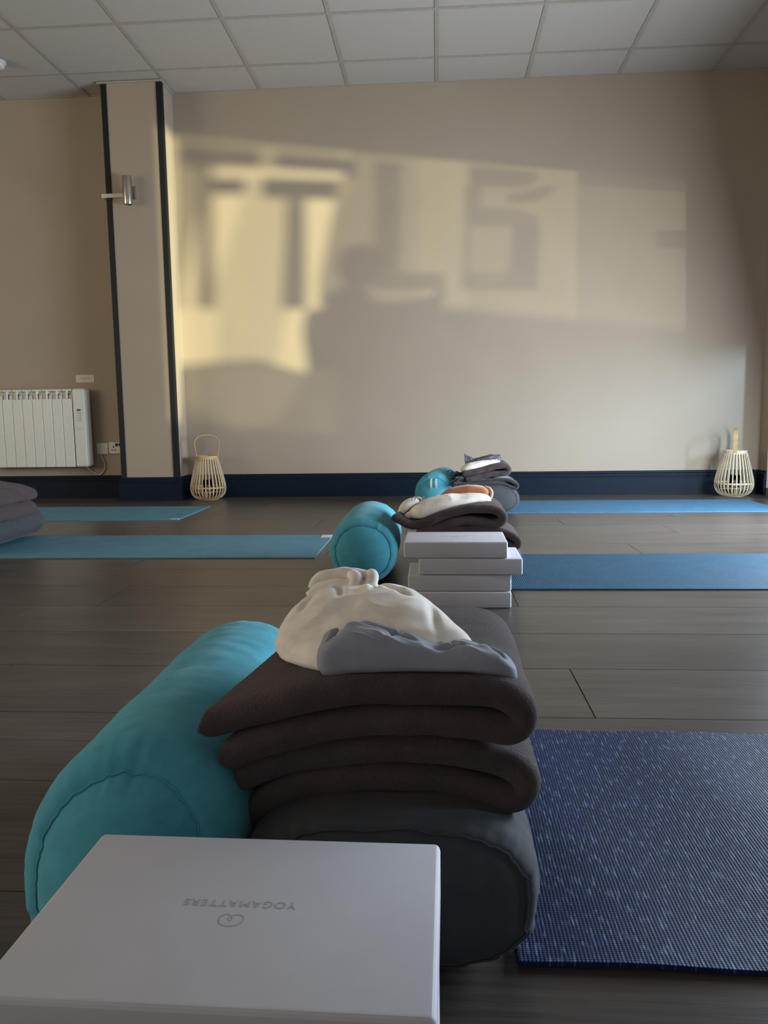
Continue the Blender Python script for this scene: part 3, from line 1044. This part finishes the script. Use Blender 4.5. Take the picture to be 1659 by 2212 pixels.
def blanket(name_label, path, y0, y1, th, mat, seed, group, n=220, skew=None, amp=0.003, tip0=True, tip1=True, sag=0.0, wob=0.006):
    """thick cloth swept along a folded path in the x-z plane, rounded at its front and back rolls"""
    ctr = Vector((sum(p[0] for p in path) / len(path), y0, min(p[1] for p in path) - th / 2))
    t = empty('folded_blanket', ctr, name_label, 'blanket', group)
    pts = catmull([(x, 0, z) for x, z in path], n)
    nrm = []
    for i in range(n):
        d = (pts[min(i + 1, n - 1)] - pts[max(i - 1, 0)]).normalized()
        nrm.append(Vector((-d.z, 0, d.x)))
    for _ in range(3):
        nrm = [(nrm[max(i - 1, 0)] + nrm[i] * 2 + nrm[min(i + 1, n - 1)]).normalized() for i in range(n)]
    h = th / 2
    prof = []
    A = 10
    for k in range(A + 1):
        a = -PI / 2 - PI * k / A
        prof.append(('f', math.cos(a) * h, math.sin(a) * h))
    B = 30
    for k in range(1, B):
        prof.append(('m', k / B, h))
    for k in range(A + 1):
        a = PI / 2 - PI * k / A
        prof.append(('b', math.cos(a) * h, math.sin(a) * h))
    for k in range(1, B):
        prof.append(('m', 1 - k / B, -h))
    bm = bmesh.new()
    rows = []
    for i, (p, nn) in enumerate(zip(pts, nrm)):
        s = i / (n - 1)
        dist0, dist1 = (p - pts[0]).length if i < n / 3 else 9, (p - pts[-1]).length if i > n * 2 / 3 else 9
        e = 1.0
        if tip0 and dist0 < h * 0.6:
            e = 0.45 + 0.55 * math.sqrt(max(0.0, 1 - (1 - dist0 / h / 0.6) ** 2))
        if tip1 and dist1 < h * 0.6:
            e = min(e, 0.45 + 0.55 * math.sqrt(max(0.0, 1 - (1 - dist1 / h / 0.6) ** 2)))
        fa = y0 + wob * fn(s * 6, seed, 0, 1.3)
        fb = y1 + wob * fn(s * 6, seed + 9, 0, 1.3)
        row = []
        for kind, u, v in prof:
            if kind == 'f':
                y = fa + h + u
                off = v
            elif kind == 'b':
                y = fb - h + u
                off = v
            else:
                y = fa + h + (fb - fa - 2 * h) * u
                off = v
            off = off * e
            q = p + nn * off
            x, z = q.x, q.z
            w = (y - y0) / (y1 - y0)
            if skew:
                x, z = skew(x, z, w, s)
            d = amp * fn(x, y, z * 0.5 + seed, 9, 3)
            z += d - sag * w * w
            x += 0.5 * amp * fn(x, y, z + seed + 4, 9, 2)
            row.append(bm.verts.new((x - ctr.x, y - ctr.y, z - ctr.z)))
        rows.append(row)
    grid_faces(bm, rows, close_v=True)
    bm.faces.new(list(reversed(rows[0])))
    bm.faces.new(rows[-1])
    bmesh.ops.recalc_face_normals(bm, faces=bm.faces)
    link('fleece' if 'fleece' in mat.name else 'cloth', bm, mat, t)
    return t


def skew_near(x, z, w, s):
    k = max(0.0, min(1.0, (-0.10 - x) / 0.16))
    return x + 0.14 * w * k, z + 0.085 * w * k * (1 if z > 0.2 else 0.3) * (1 - 0.4 * w)


NG = 'blankets of the foreground set'
blanket('upper brown fleece blanket of the foreground pile, its left tip overhanging the teal bolster',
        [(-0.262, 0.230), (-0.235, 0.239), (-0.19, 0.254), (-0.145, 0.267), (-0.09, 0.276), (-0.03, 0.278), (0.03, 0.277), (0.066, 0.272), (0.087, 0.258), (0.089, 0.242), (0.075, 0.233), (0.045, 0.238), (-0.01, 0.2445), (-0.08, 0.242), (-0.15, 0.230), (-0.20, 0.215), (-0.238, 0.197)],
        0.80, 1.14, 0.0335, brown_f, 1.0, NG, skew=skew_near)
blanket('lower brown fleece blanket of the foreground pile resting on the charcoal bolster',
        [(-0.222, 0.172), (-0.19, 0.186), (-0.14, 0.201), (-0.08, 0.210), (-0.02, 0.212), (0.035, 0.205), (0.072, 0.195), (0.093, 0.180), (0.092, 0.164), (0.078, 0.157), (0.045, 0.165), (-0.01, 0.1775), (-0.07, 0.180), (-0.125, 0.173), (-0.165, 0.160), (-0.195, 0.142), (-0.213, 0.118), (-0.217, 0.09)],
        0.803, 1.14, 0.0325, brown_f, 2.0, NG)

MG = 'blankets of the middle set'


def skew_mid(x, z, w, s):
    k = max(0.0, min(1.0, (0.0 - x) / 0.15))
    return x + 0.10 * w * k, z + 0.03 * w * k


blanket('brown blanket on top of the middle pile, left corner curling over the teal bolster',
        [(-0.150, 0.236), (-0.125, 0.218), (-0.09, 0.203), (-0.045, 0.208), (0.0, 0.228), (0.05, 0.245), (0.11, 0.256), (0.17, 0.258), (0.205, 0.250), (0.222, 0.232), (0.214, 0.216), (0.19, 0.209), (0.14, 0.217), (0.08, 0.218), (0.02, 0.204), (-0.03, 0.186), (-0.07, 0.178)],
        2.60, 2.93, 0.029, brown_f, 3.0, MG, skew=skew_mid, amp=0.004)
blanket('brown blanket sagging behind the blocks at the bottom of the middle pile',
        [(-0.06, 0.172), (0.0, 0.184), (0.08, 0.192), (0.15, 0.192), (0.205, 0.184), (0.245, 0.168), (0.270, 0.148), (0.270, 0.132), (0.250, 0.131), (0.215, 0.150), (0.15, 0.1665), (0.08, 0.166), (0.0, 0.160), (-0.04, 0.150)],
        2.61, 2.94, 0.025, brown_f, 4.0, MG, amp=0.004)

FG = 'blankets of the rear set'
blanket('brown blanket folded under the pale bag on the rear pile',
        [(0.150, 0.236), (0.20, 0.246), (0.26, 0.262), (0.32, 0.277), (0.375, 0.283), (0.402, 0.268), (0.397, 0.246), (0.36, 0.239), (0.30, 0.236), (0.24, 0.222), (0.19, 0.207), (0.165, 0.205)],
        4.44, 4.78, 0.032, brown_f, 5.0, FG, amp=0.006)
fringed = blanket('dark grey fringed blanket lying on the grey bolster of the rear pile',
        [(0.115, 0.208), (0.16, 0.205), (0.22, 0.197), (0.28, 0.201), (0.35, 0.204), (0.41, 0.196), (0.450, 0.178), (0.452, 0.160), (0.425, 0.158), (0.37, 0.180), (0.30, 0.1815), (0.22, 0.178), (0.15, 0.182), (0.115, 0.184)],
        4.45, 4.82, 0.021, dark_grey_f, 6.0, FG, amp=0.005)
bm = bmesh.new()
rr = random.Random(8)
for k in range(90):
    x, y, z = rr.uniform(0.10, 0.16), rr.uniform(4.435, 4.70), rr.uniform(0.17, 0.235)
    pts = [Vector((x, y, z))]
    d = Vector((-rr.uniform(0.3, 1), rr.uniform(-0.9, 0.2), rr.uniform(-0.3, 0.5)))
    for _ in range(5):
        d += Vector((rr.uniform(-.5, .3), rr.uniform(-.5, .4), rr.uniform(-.75, .3)))
        pts.append(pts[-1] + d.normalized() * 0.0095)
    tube(bm, [p - fringed.location for p in catmull(pts, 10)], 0.0026, 5)
fr = link('fringe', bm, dark_grey_f, fringed)
fr['kind'] = 'stuff'

LG = 'blankets at the left edge'
blanket('upper brown blanket of the pile cut by the left edge',
        [(-2.245, 0.288), (-2.135, 0.287), (-2.035, 0.279), (-1.945, 0.262), (-1.885, 0.243), (-1.873, 0.230), (-1.885, 0.222), (-1.945, 0.228), (-2.035, 0.243), (-2.135, 0.250), (-2.245, 0.252)],
        3.19, 3.55, 0.034, brown_f, 7.0, LG, amp=0.005)
blanket('lower brown blanket of the left edge pile, on the grey bolster',
        [(-2.245, 0.219), (-2.135, 0.218), (-2.035, 0.212), (-1.945, 0.200), (-1.895, 0.184), (-1.879, 0.166), (-1.891, 0.152), (-1.935, 0.160), (-2.005, 0.181), (-2.085, 0.187), (-2.245, 0.187)],
        3.19, 3.55, 0.031, brown_f, 8.0, LG, amp=0.005)

# ------------------------------------------------------------------ bags and eye pillows


def pouch(name, part, outline, base, height, mat, label, cat, seed, group=None, wrinkle=0.004, wdir=(1, 0), stretch=6.0, p=2.2, tags=None, creases=(), foot=0.35):
    """soft filled bag: outline (x, y) on a base surface, puffed up by height(u, v)"""
    out = catmull([(x, y, 0) for x, y in outline], 200, closed=True)
    c = Vector((sum(q.x for q in out) / len(out), sum(q.y for q in out) / len(out), 0))
    loc = Vector((c.x, c.y, base(c.x, c.y)))
    t = empty(name, loc, label, cat, group)
    bm = bmesh.new()
    R = 46
    wd = Vector((wdir[0], wdir[1], 0)).normalized()
    rows = []
    for i in range(R + 1):
        r = math.sin((i / R) * PI / 2) if i else 0.004
        row = []
        for q in out:
            v = c + (q - c) * r
            hh = height(v.x, v.y)
            z = base(v.x, v.y) + hh * foot + hh * (1 - foot) * (1 - r ** p) ** (1 / 2.0)
            al, ac = v.dot(wd), v.dot(Vector((-wd.y, wd.x, 0)))
            wn = noise.noise(Vector((al * 8, ac * 8 * stretch, seed))) + 0.6 * noise.noise(Vector((al * 22, ac * 14 * stretch, seed + 3)))
            wn = -abs(wn) * 1.2 + 0.4
            z += wrinkle * wn * (0.35 + 0.65 * (1 - r ** 4))
            for (ax, ay, bx, by, dep, wid) in creases:
                A_, B_ = Vector((ax, ay, 0)), Vector((bx, by, 0))
                tt = max(0, min(1, (v - A_).dot(B_ - A_) / (B_ - A_).length_squared))
                dd = (v - A_.lerp(B_, tt)).length
                z -= dep * math.exp(-(dd / wid) ** 2) * math.sin(PI * min(1, max(0.05, tt)))
            row.append(bm.verts.new((v.x - loc.x, v.y - loc.y, z - loc.z)))
        rows.append(row)
    # side wall, rounded under
    for fz, fr in ((0.7, 1.015), (0.35, 1.012), (0.0, 0.97)):
        row = []
        for q in out:
            e = 1 + 0.02 * fn(q.x * 3, q.y * 3, seed + fz, 9, 2)
            v = c + (q - c) * fr * e
            hh = height(q.x, q.y)
            row.append(bm.verts.new((v.x - loc.x, v.y - loc.y, base(v.x, v.y) + hh * foot * fz - loc.z)))
        rows.append(row)
    grid_faces(bm, rows, close_v=True)
    bm.faces.new(list(reversed(rows[0])))
    bm.faces.new(rows[-1])
    bmesh.ops.recalc_face_normals(bm, faces=bm.faces)
    link(part, bm, mat, t)
    return t


def near_top(x, y):
    px = [-0.30, -0.262, -0.19, -0.145, -0.09, -0.03, 0.03, 0.066, 0.10]
    pz = [0.24, 0.2465, 0.271, 0.284, 0.2935, 0.2955, 0.2945, 0.2895, 0.27]
    x = max(px[0], min(px[-1], x))
    for i in range(len(px) - 1):
        if x <= px[i + 1]:
            z = pz[i] + (pz[i + 1] - pz[i]) * (x - px[i]) / (px[i + 1] - px[i])
            break
    w = (y - 0.8) / 0.34
    k = max(0.0, min(1.0, (-0.10 - x) / 0.16))
    return z + 0.085 * w * k * (1 - 0.4 * w) + 0.0015


bag = pouch('drawstring_bag', 'bag_body',
            [(-0.192, 0.905), (-0.190, 0.975), (-0.165, 1.035), (-0.11, 1.065), (-0.05, 1.055), (-0.008, 1.00), (0.022, 0.935), (0.040, 0.875), (0.00, 0.845), (-0.06, 0.838), (-0.115, 0.828), (-0.150, 0.850)],
            near_top, lambda x, y: 0.030 + 0.032 * max(0, min(1, (y - 0.82) / 0.16)) * (1 - max(0, min(1, (x + 0.03) / 0.09)) * 0.6), cream_f,
            'large cream velour bag with a twisted knot on the foreground blanket', 'bag', 3.0, 'pale bags on the blankets', 0.004, (0.7, 0.7), 2.0,
            creases=[(-0.16, 1.03, -0.05, 1.02, 0.009, 0.007), (-0.10, 1.03, -0.03, 0.95, 0.008, 0.006), (0.0, 0.86, -0.01, 0.98, 0.006, 0.006), (-0.16, 1.0, -0.17, 0.93, 0.007, 0.006), (-0.13, 1.02, -0.12, 0.95, 0.007, 0.005), (-0.08, 1.02, -0.08, 0.96, 0.006, 0.005), (-0.19, 0.98, -0.14, 0.99, 0.006, 0.005)])
# the twisted mouth of the bag: overlapping rolls of cloth
for k, (pts, r) in enumerate([
        ([(-0.168, 1.035, 0.338), (-0.160, 1.045, 0.349), (-0.135, 1.045, 0.353), (-0.105, 1.042, 0.354), (-0.085, 1.038, 0.347)], 0.012),
        ([(-0.172, 1.02, 0.332), (-0.150, 1.022, 0.343), (-0.120, 1.018, 0.345), (-0.092, 1.02, 0.343), (-0.080, 1.03, 0.338)], 0.011),
        ([(-0.125, 1.05, 0.349), (-0.110, 1.03, 0.357), (-0.107, 1.012, 0.351), (-0.115, 1.0, 0.341)], 0.009),
        ([(-0.098, 1.052, 0.350), (-0.088, 1.035, 0.358), (-0.087, 1.015, 0.350), (-0.095, 1.0, 0.340)], 0.009)]):
    bm = bmesh.new()
    tube(bm, [p - bag.location for p in catmull(pts, 24)], (lambda r: lambda u: r * (0.55 + 0.45 * math.sin(PI * min(1, max(0, u * 0.9 + 0.05)))))(r), 14)
    for v in bm.verts:
        v.co += Vector((0, 0, 0.002 * fn(v.co.x, v.co.y, v.co.z + k, 60, 2)))
    link('knot_roll', bm, cream_f, bag)

pouch('eye_pillow', 'pillow_cover',
      [(-0.127, 0.822), (-0.133, 0.852), (-0.126, 0.888), (-0.075, 0.895), (-0.01, 0.885), (0.045, 0.873), (0.076, 0.862), (0.086, 0.842), (0.074, 0.824), (0.03, 0.818), (-0.04, 0.816), (-0.10, 0.816)],
      near_top, lambda x, y: 0.026 + 0.019 * max(0, min(1, (0.0 - x) / 0.10)), slate_f,
      'slate grey crinkled eye pillow in front of the large cream bag', 'eye pillow', 7.0, 'eye pillows on the blankets', 0.009, (0.9, -0.35), 3.2, p=3.0, foot=0.5,
      creases=[(-0.105, 0.885, -0.02, 0.835, 0.013, 0.0045), (-0.07, 0.888, 0.02, 0.862, 0.011, 0.004), (-0.01, 0.83, 0.065, 0.857, 0.010, 0.004), (-0.123, 0.828, -0.105, 0.886, 0.009, 0.005), (0.045, 0.868, 0.074, 0.832, 0.010, 0.004), (-0.06, 0.83, -0.03, 0.872, 0.007, 0.0035), (0.0, 0.876, 0.035, 0.825, 0.006, 0.0035), (-0.11, 0.85, -0.06, 0.826, 0.008, 0.004)])


def mid_top(x, y):
    px = [-0.15, -0.09, -0.045, 0.0, 0.05, 0.11, 0.17, 0.205, 0.24]
    pz = [0.251, 0.219, 0.2245, 0.243, 0.260, 0.2705, 0.2725, 0.2645, 0.25]
    x = max(px[0], min(px[-1], x))
    for i in range(len(px) - 1):
        if x <= px[i + 1]:
            z = pz[i] + (pz[i + 1] - pz[i]) * (x - px[i]) / (px[i + 1] - px[i])
            break
    return z + 0.03 * max(0, min(1, -x / 0.15)) * (y - 2.6) / 0.33


mb = pouch('drawstring_bag', 'bag_body',
           [(-0.093, 2.66), (-0.06, 2.625), (0.0, 2.628), (0.06, 2.645), (0.12, 2.675), (0.175, 2.715), (0.186, 2.745), (0.15, 2.765), (0.06, 2.77), (-0.02, 2.775), (-0.07, 2.745)],
           mid_top, lambda x, y: 0.032 + 0.026 * max(0, min(1, (0.08 - x) / 0.12)), cream_f,
           'pale cream bag lying beside the orange eye pillow on the middle pile', 'bag', 11.0, 'pale bags on the blankets', 0.006, (0.9, 0.3), 3.0)
bm = bmesh.new()
for pts, r in (([(-0.125, 2.66, 0.232), (-0.112, 2.665, 0.256), (-0.092, 2.675, 0.272), (-0.065, 2.69, 0.280)], 0.017), ([(-0.112, 2.648, 0.222), (-0.09, 2.648, 0.236), (-0.07, 2.65, 0.245)], 0.012)):
    tube(bm, [p - mb.location for p in catmull(pts, 20)], (lambda r: lambda u: r * (0.6 + 0.4 * math.sin(PI * min(1, max(0, u)))))(r), 14)
link('bag_mouth', bm, cream_f, mb)
bm = bmesh.new()
for dx in (0.0, 0.010):
    tube(bm, [p - mb.location for p in catmull([(-0.085 + dx, 2.66, 0.285), (-0.078 + dx, 2.655, 0.294), (-0.066 + dx, 2.66, 0.292), (-0.062 + dx, 2.67, 0.284)], 14)], 0.0022, 6)
link('cord', bm, strap_m, mb)

op = pouch('eye_pillow', 'pillow_cover',
           [(-0.045, 2.815), (-0.03, 2.80), (0.05, 2.795), (0.13, 2.795), (0.180, 2.805), (0.193, 2.835), (0.186, 2.875), (0.12, 2.885), (0.03, 2.875), (-0.025, 2.845)],
           mid_top, lambda x, y: 0.018 + 0.030 * max(0, min(1, (x + 0.045) / 0.08)), orange_f,
           'rust orange velvet eye pillow on the middle pile', 'eye pillow', 15.0, 'eye pillows on the blankets', 0.003, (1, 0.1), 3.0, p=3.0)
bm = bmesh.new()
pts = catmull([(0.194, 2.806, 0.268), (0.200, 2.815, 0.290), (0.192, 2.835, 0.306), (0.176, 2.85, 0.312)], 14)
rows = [[bm.verts.new(q + d - op.location) for d in (Vector((-0.010, -0.006, -0.001)), Vector((0.002, -0.002, 0.001)), Vector((0.003, 0.010, 0.001)), Vector((-0.008, 0.008, -0.001)))] for q in pts]
grid_faces(bm, rows, close_v=True)
bm.faces.new(list(reversed(rows[0])))
bm.faces.new(rows[-1])
bmesh.ops.recalc_face_normals(bm, faces=bm.faces)
link('end_flap', bm, peach_f, op)['label'] = 'pale peach folded end'


def far_top(x, y):
    px = [0.12, 0.15, 0.20, 0.26, 0.32, 0.375, 0.40]
    pz = [0.245, 0.252, 0.262, 0.278, 0.293, 0.299, 0.29]
    x = max(px[0], min(px[-1], x))
    for i in range(len(px) - 1):
        if x <= px[i + 1]:
            return pz[i] + (pz[i + 1] - pz[i]) * (x - px[i]) / (px[i + 1] - px[i])


pouch('drawstring_bag', 'bag_body',
      [(0.135, 4.50), (0.16, 4.462), (0.22, 4.455), (0.28, 4.47), (0.345, 4.50), (0.358, 4.525), (0.32, 4.56), (0.25, 4.575), (0.18, 4.56)],
      far_top, lambda x, y: 0.024 + 0.018 * max(0, min(1, (0.30 - x) / 0.12)), cream_f,
      'pale cream bag on top of the rear pile by the back wall', 'bag', 19.0, 'pale bags on the blankets', 0.005, (0.9, 0.3), 3.0)
pp = pouch('eye_pillow', 'pillow_cover',
           [(0.165, 4.60), (0.20, 4.585), (0.27, 4.582), (0.34, 4.585), (0.372, 4.60), (0.374, 4.64), (0.33, 4.66), (0.25, 4.655), (0.19, 4.655), (0.165, 4.64)],
           far_top, lambda x, y: 0.046 - 0.0 * x, pattern_f,
           'dark patterned eye pillow behind the pale bag on the rear pile', 'eye pillow', 23.0, 'eye pillows on the blankets', 0.010, (1, 0.1), 2.0, p=3.0)
for q in ([(0.166, 4.60, 0.285), (0.160, 4.60, 0.345), (0.215, 4.60, 0.318), (0.225, 4.60, 0.290)],
          [(0.30, 4.60, 0.315), (0.315, 4.60, 0.335), (0.368, 4.60, 0.338), (0.374, 4.60, 0.31)]):
    bm = bmesh.new()
    r = [[bm.verts.new(Vector(p) + Vector((0, d, 0)) - pp.location) for p in q] for d in (0, 0.02)]
    bm.faces.new(r[0])
    bm.faces.new(list(reversed(r[1])))
    for i in range(4):
        bm.faces.new((r[0][(i + 1) % 4], r[0][i], r[1][i], r[1][(i + 1) % 4]))
    bmesh.ops.recalc_face_normals(bm, faces=bm.faces)
    link('pillow_corner', bm, pattern_f, pp, False)

# ------------------------------------------------------------------ foam blocks


def block_mesh():
    bm = bmesh.new()
    box(bm, -0.1525, 0.1525, -0.1025, 0.1025, 0, 0.0494, 0.0055, 4)
    me = bpy.data.meshes.new('foam_block')
    bm.to_mesh(me)
    bm.free()
    me.materials.append(block_m)
    for p in me.polygons:
        p.use_smooth = True
    me.set_sharp_from_angle(angle=0.35)
    return me


BLOCK = block_mesh()


def text_mesh(body, size, depth):
    cu = bpy.data.curves.new('lettering', 'FONT')
    cu.body = body
    cu.size = size
    cu.align_x = 'CENTER'
    cu.extrude = depth
    cu.space_character = 1.12
    tmp = bpy.data.objects.new('lettering', cu)
    COL.objects.link(tmp)
    bpy.context.view_layer.update()
    me = bpy.data.meshes.new_from_object(tmp.evaluated_get(bpy.context.evaluated_depsgraph_get()))
    bpy.data.objects.remove(tmp)
    bpy.data.curves.remove(cu)
    me.materials.clear()
    me.materials.append(emboss_m)
    return me


WORDMARK = text_mesh('YOGAMATTERS', 0.0115, 0.00025)


def swirl_mesh():
    bm = bmesh.new()
    pts = [(-0.0082, -0.0052), (-0.0095, -0.001), (-0.0085, 0.0035), (-0.004, 0.0068), (0.001, 0.0075), (0.0062, 0.0055), (0.0088, 0.001), (0.0080, -0.0035), (0.0045, -0.0062), (0.0008, -0.0048), (-0.0008, -0.0012), (0.0006, 0.0012), (0.0020, -0.0006), (0.0008, -0.004), (-0.003, -0.0058), (-0.0072, -0.0055)]
    tube(bm, [Vector((x, y, 0)) for x, y in catmull_xy(pts)], 0.00085, 8, flat=(1.0, 0.3))
    me = bpy.data.meshes.new('swirl')
    bm.to_mesh(me)
    bm.free()
    me.materials.append(emboss_m)
    return me


def catmull_xy(pts):
    return [(p.x, p.y) for p in catmull([(x, y, 0) for x, y in pts], 90)]


SWIRL = swirl_mesh()
BG = 'foam blocks'


def block(x, y, z, label, rz=0.0, mark=False):
    o = bpy.data.objects.new('yoga_block', BLOCK)
    o.location = (x, y, z)
    o.rotation_euler = (0, 0, rz)
    COL.objects.link(o)
    tag(o, label, 'yoga block', BG)
    if mark:
        for nm, me, px_, py_ in (('wordmark', WORDMARK, 0.0, 0.0095), ('swirl_mark', SWIRL, -0.002, -0.0135)):
            c = bpy.data.objects.new(nm, me)
            c.location = (px_, py_, 0.0494)
            c.rotation_euler = (0, 0, PI)
            c['label'] = 'pressed lettering' if nm == 'wordmark' else 'pressed swirl emblem'
            COL.objects.link(c)
            c.parent = o
    return o


# stack of four in the middle
for i, (x, y, lab) in enumerate((
        (0.0655, 2.392, 'lilac grey foam block on the floor, bottom of the four block stack'),
        (0.0655, 2.396, 'lilac grey foam block, second from the floor in the four block stack'),
        (0.0985, 2.393, 'lilac grey foam block jutting to the right, third up in the four block stack'),
        (0.0555, 2.393, 'lilac grey foam block topping the four block stack, pressed lettering on top'))):
    block(x, y, i * 0.05, lab, (0.0, 0.004, -0.006, -0.012)[i], i == 3)
# stack at the camera's feet, only its top block in view
for i, lab in enumerate((
        'lowest lilac grey foam block under the large foreground block',
        'second lowest lilac grey foam block under the large foreground block',
        'lilac grey foam block directly under the large foreground block',
        'large lilac grey foam block filling the bottom left foreground, pressed lettering')):
    block(-0.1525 + (0.0, 0.0, -0.004, 0.0)[i], 0.548, i * 0.05, lab, (0, 0, 0, -0.015)[i], i == 3)
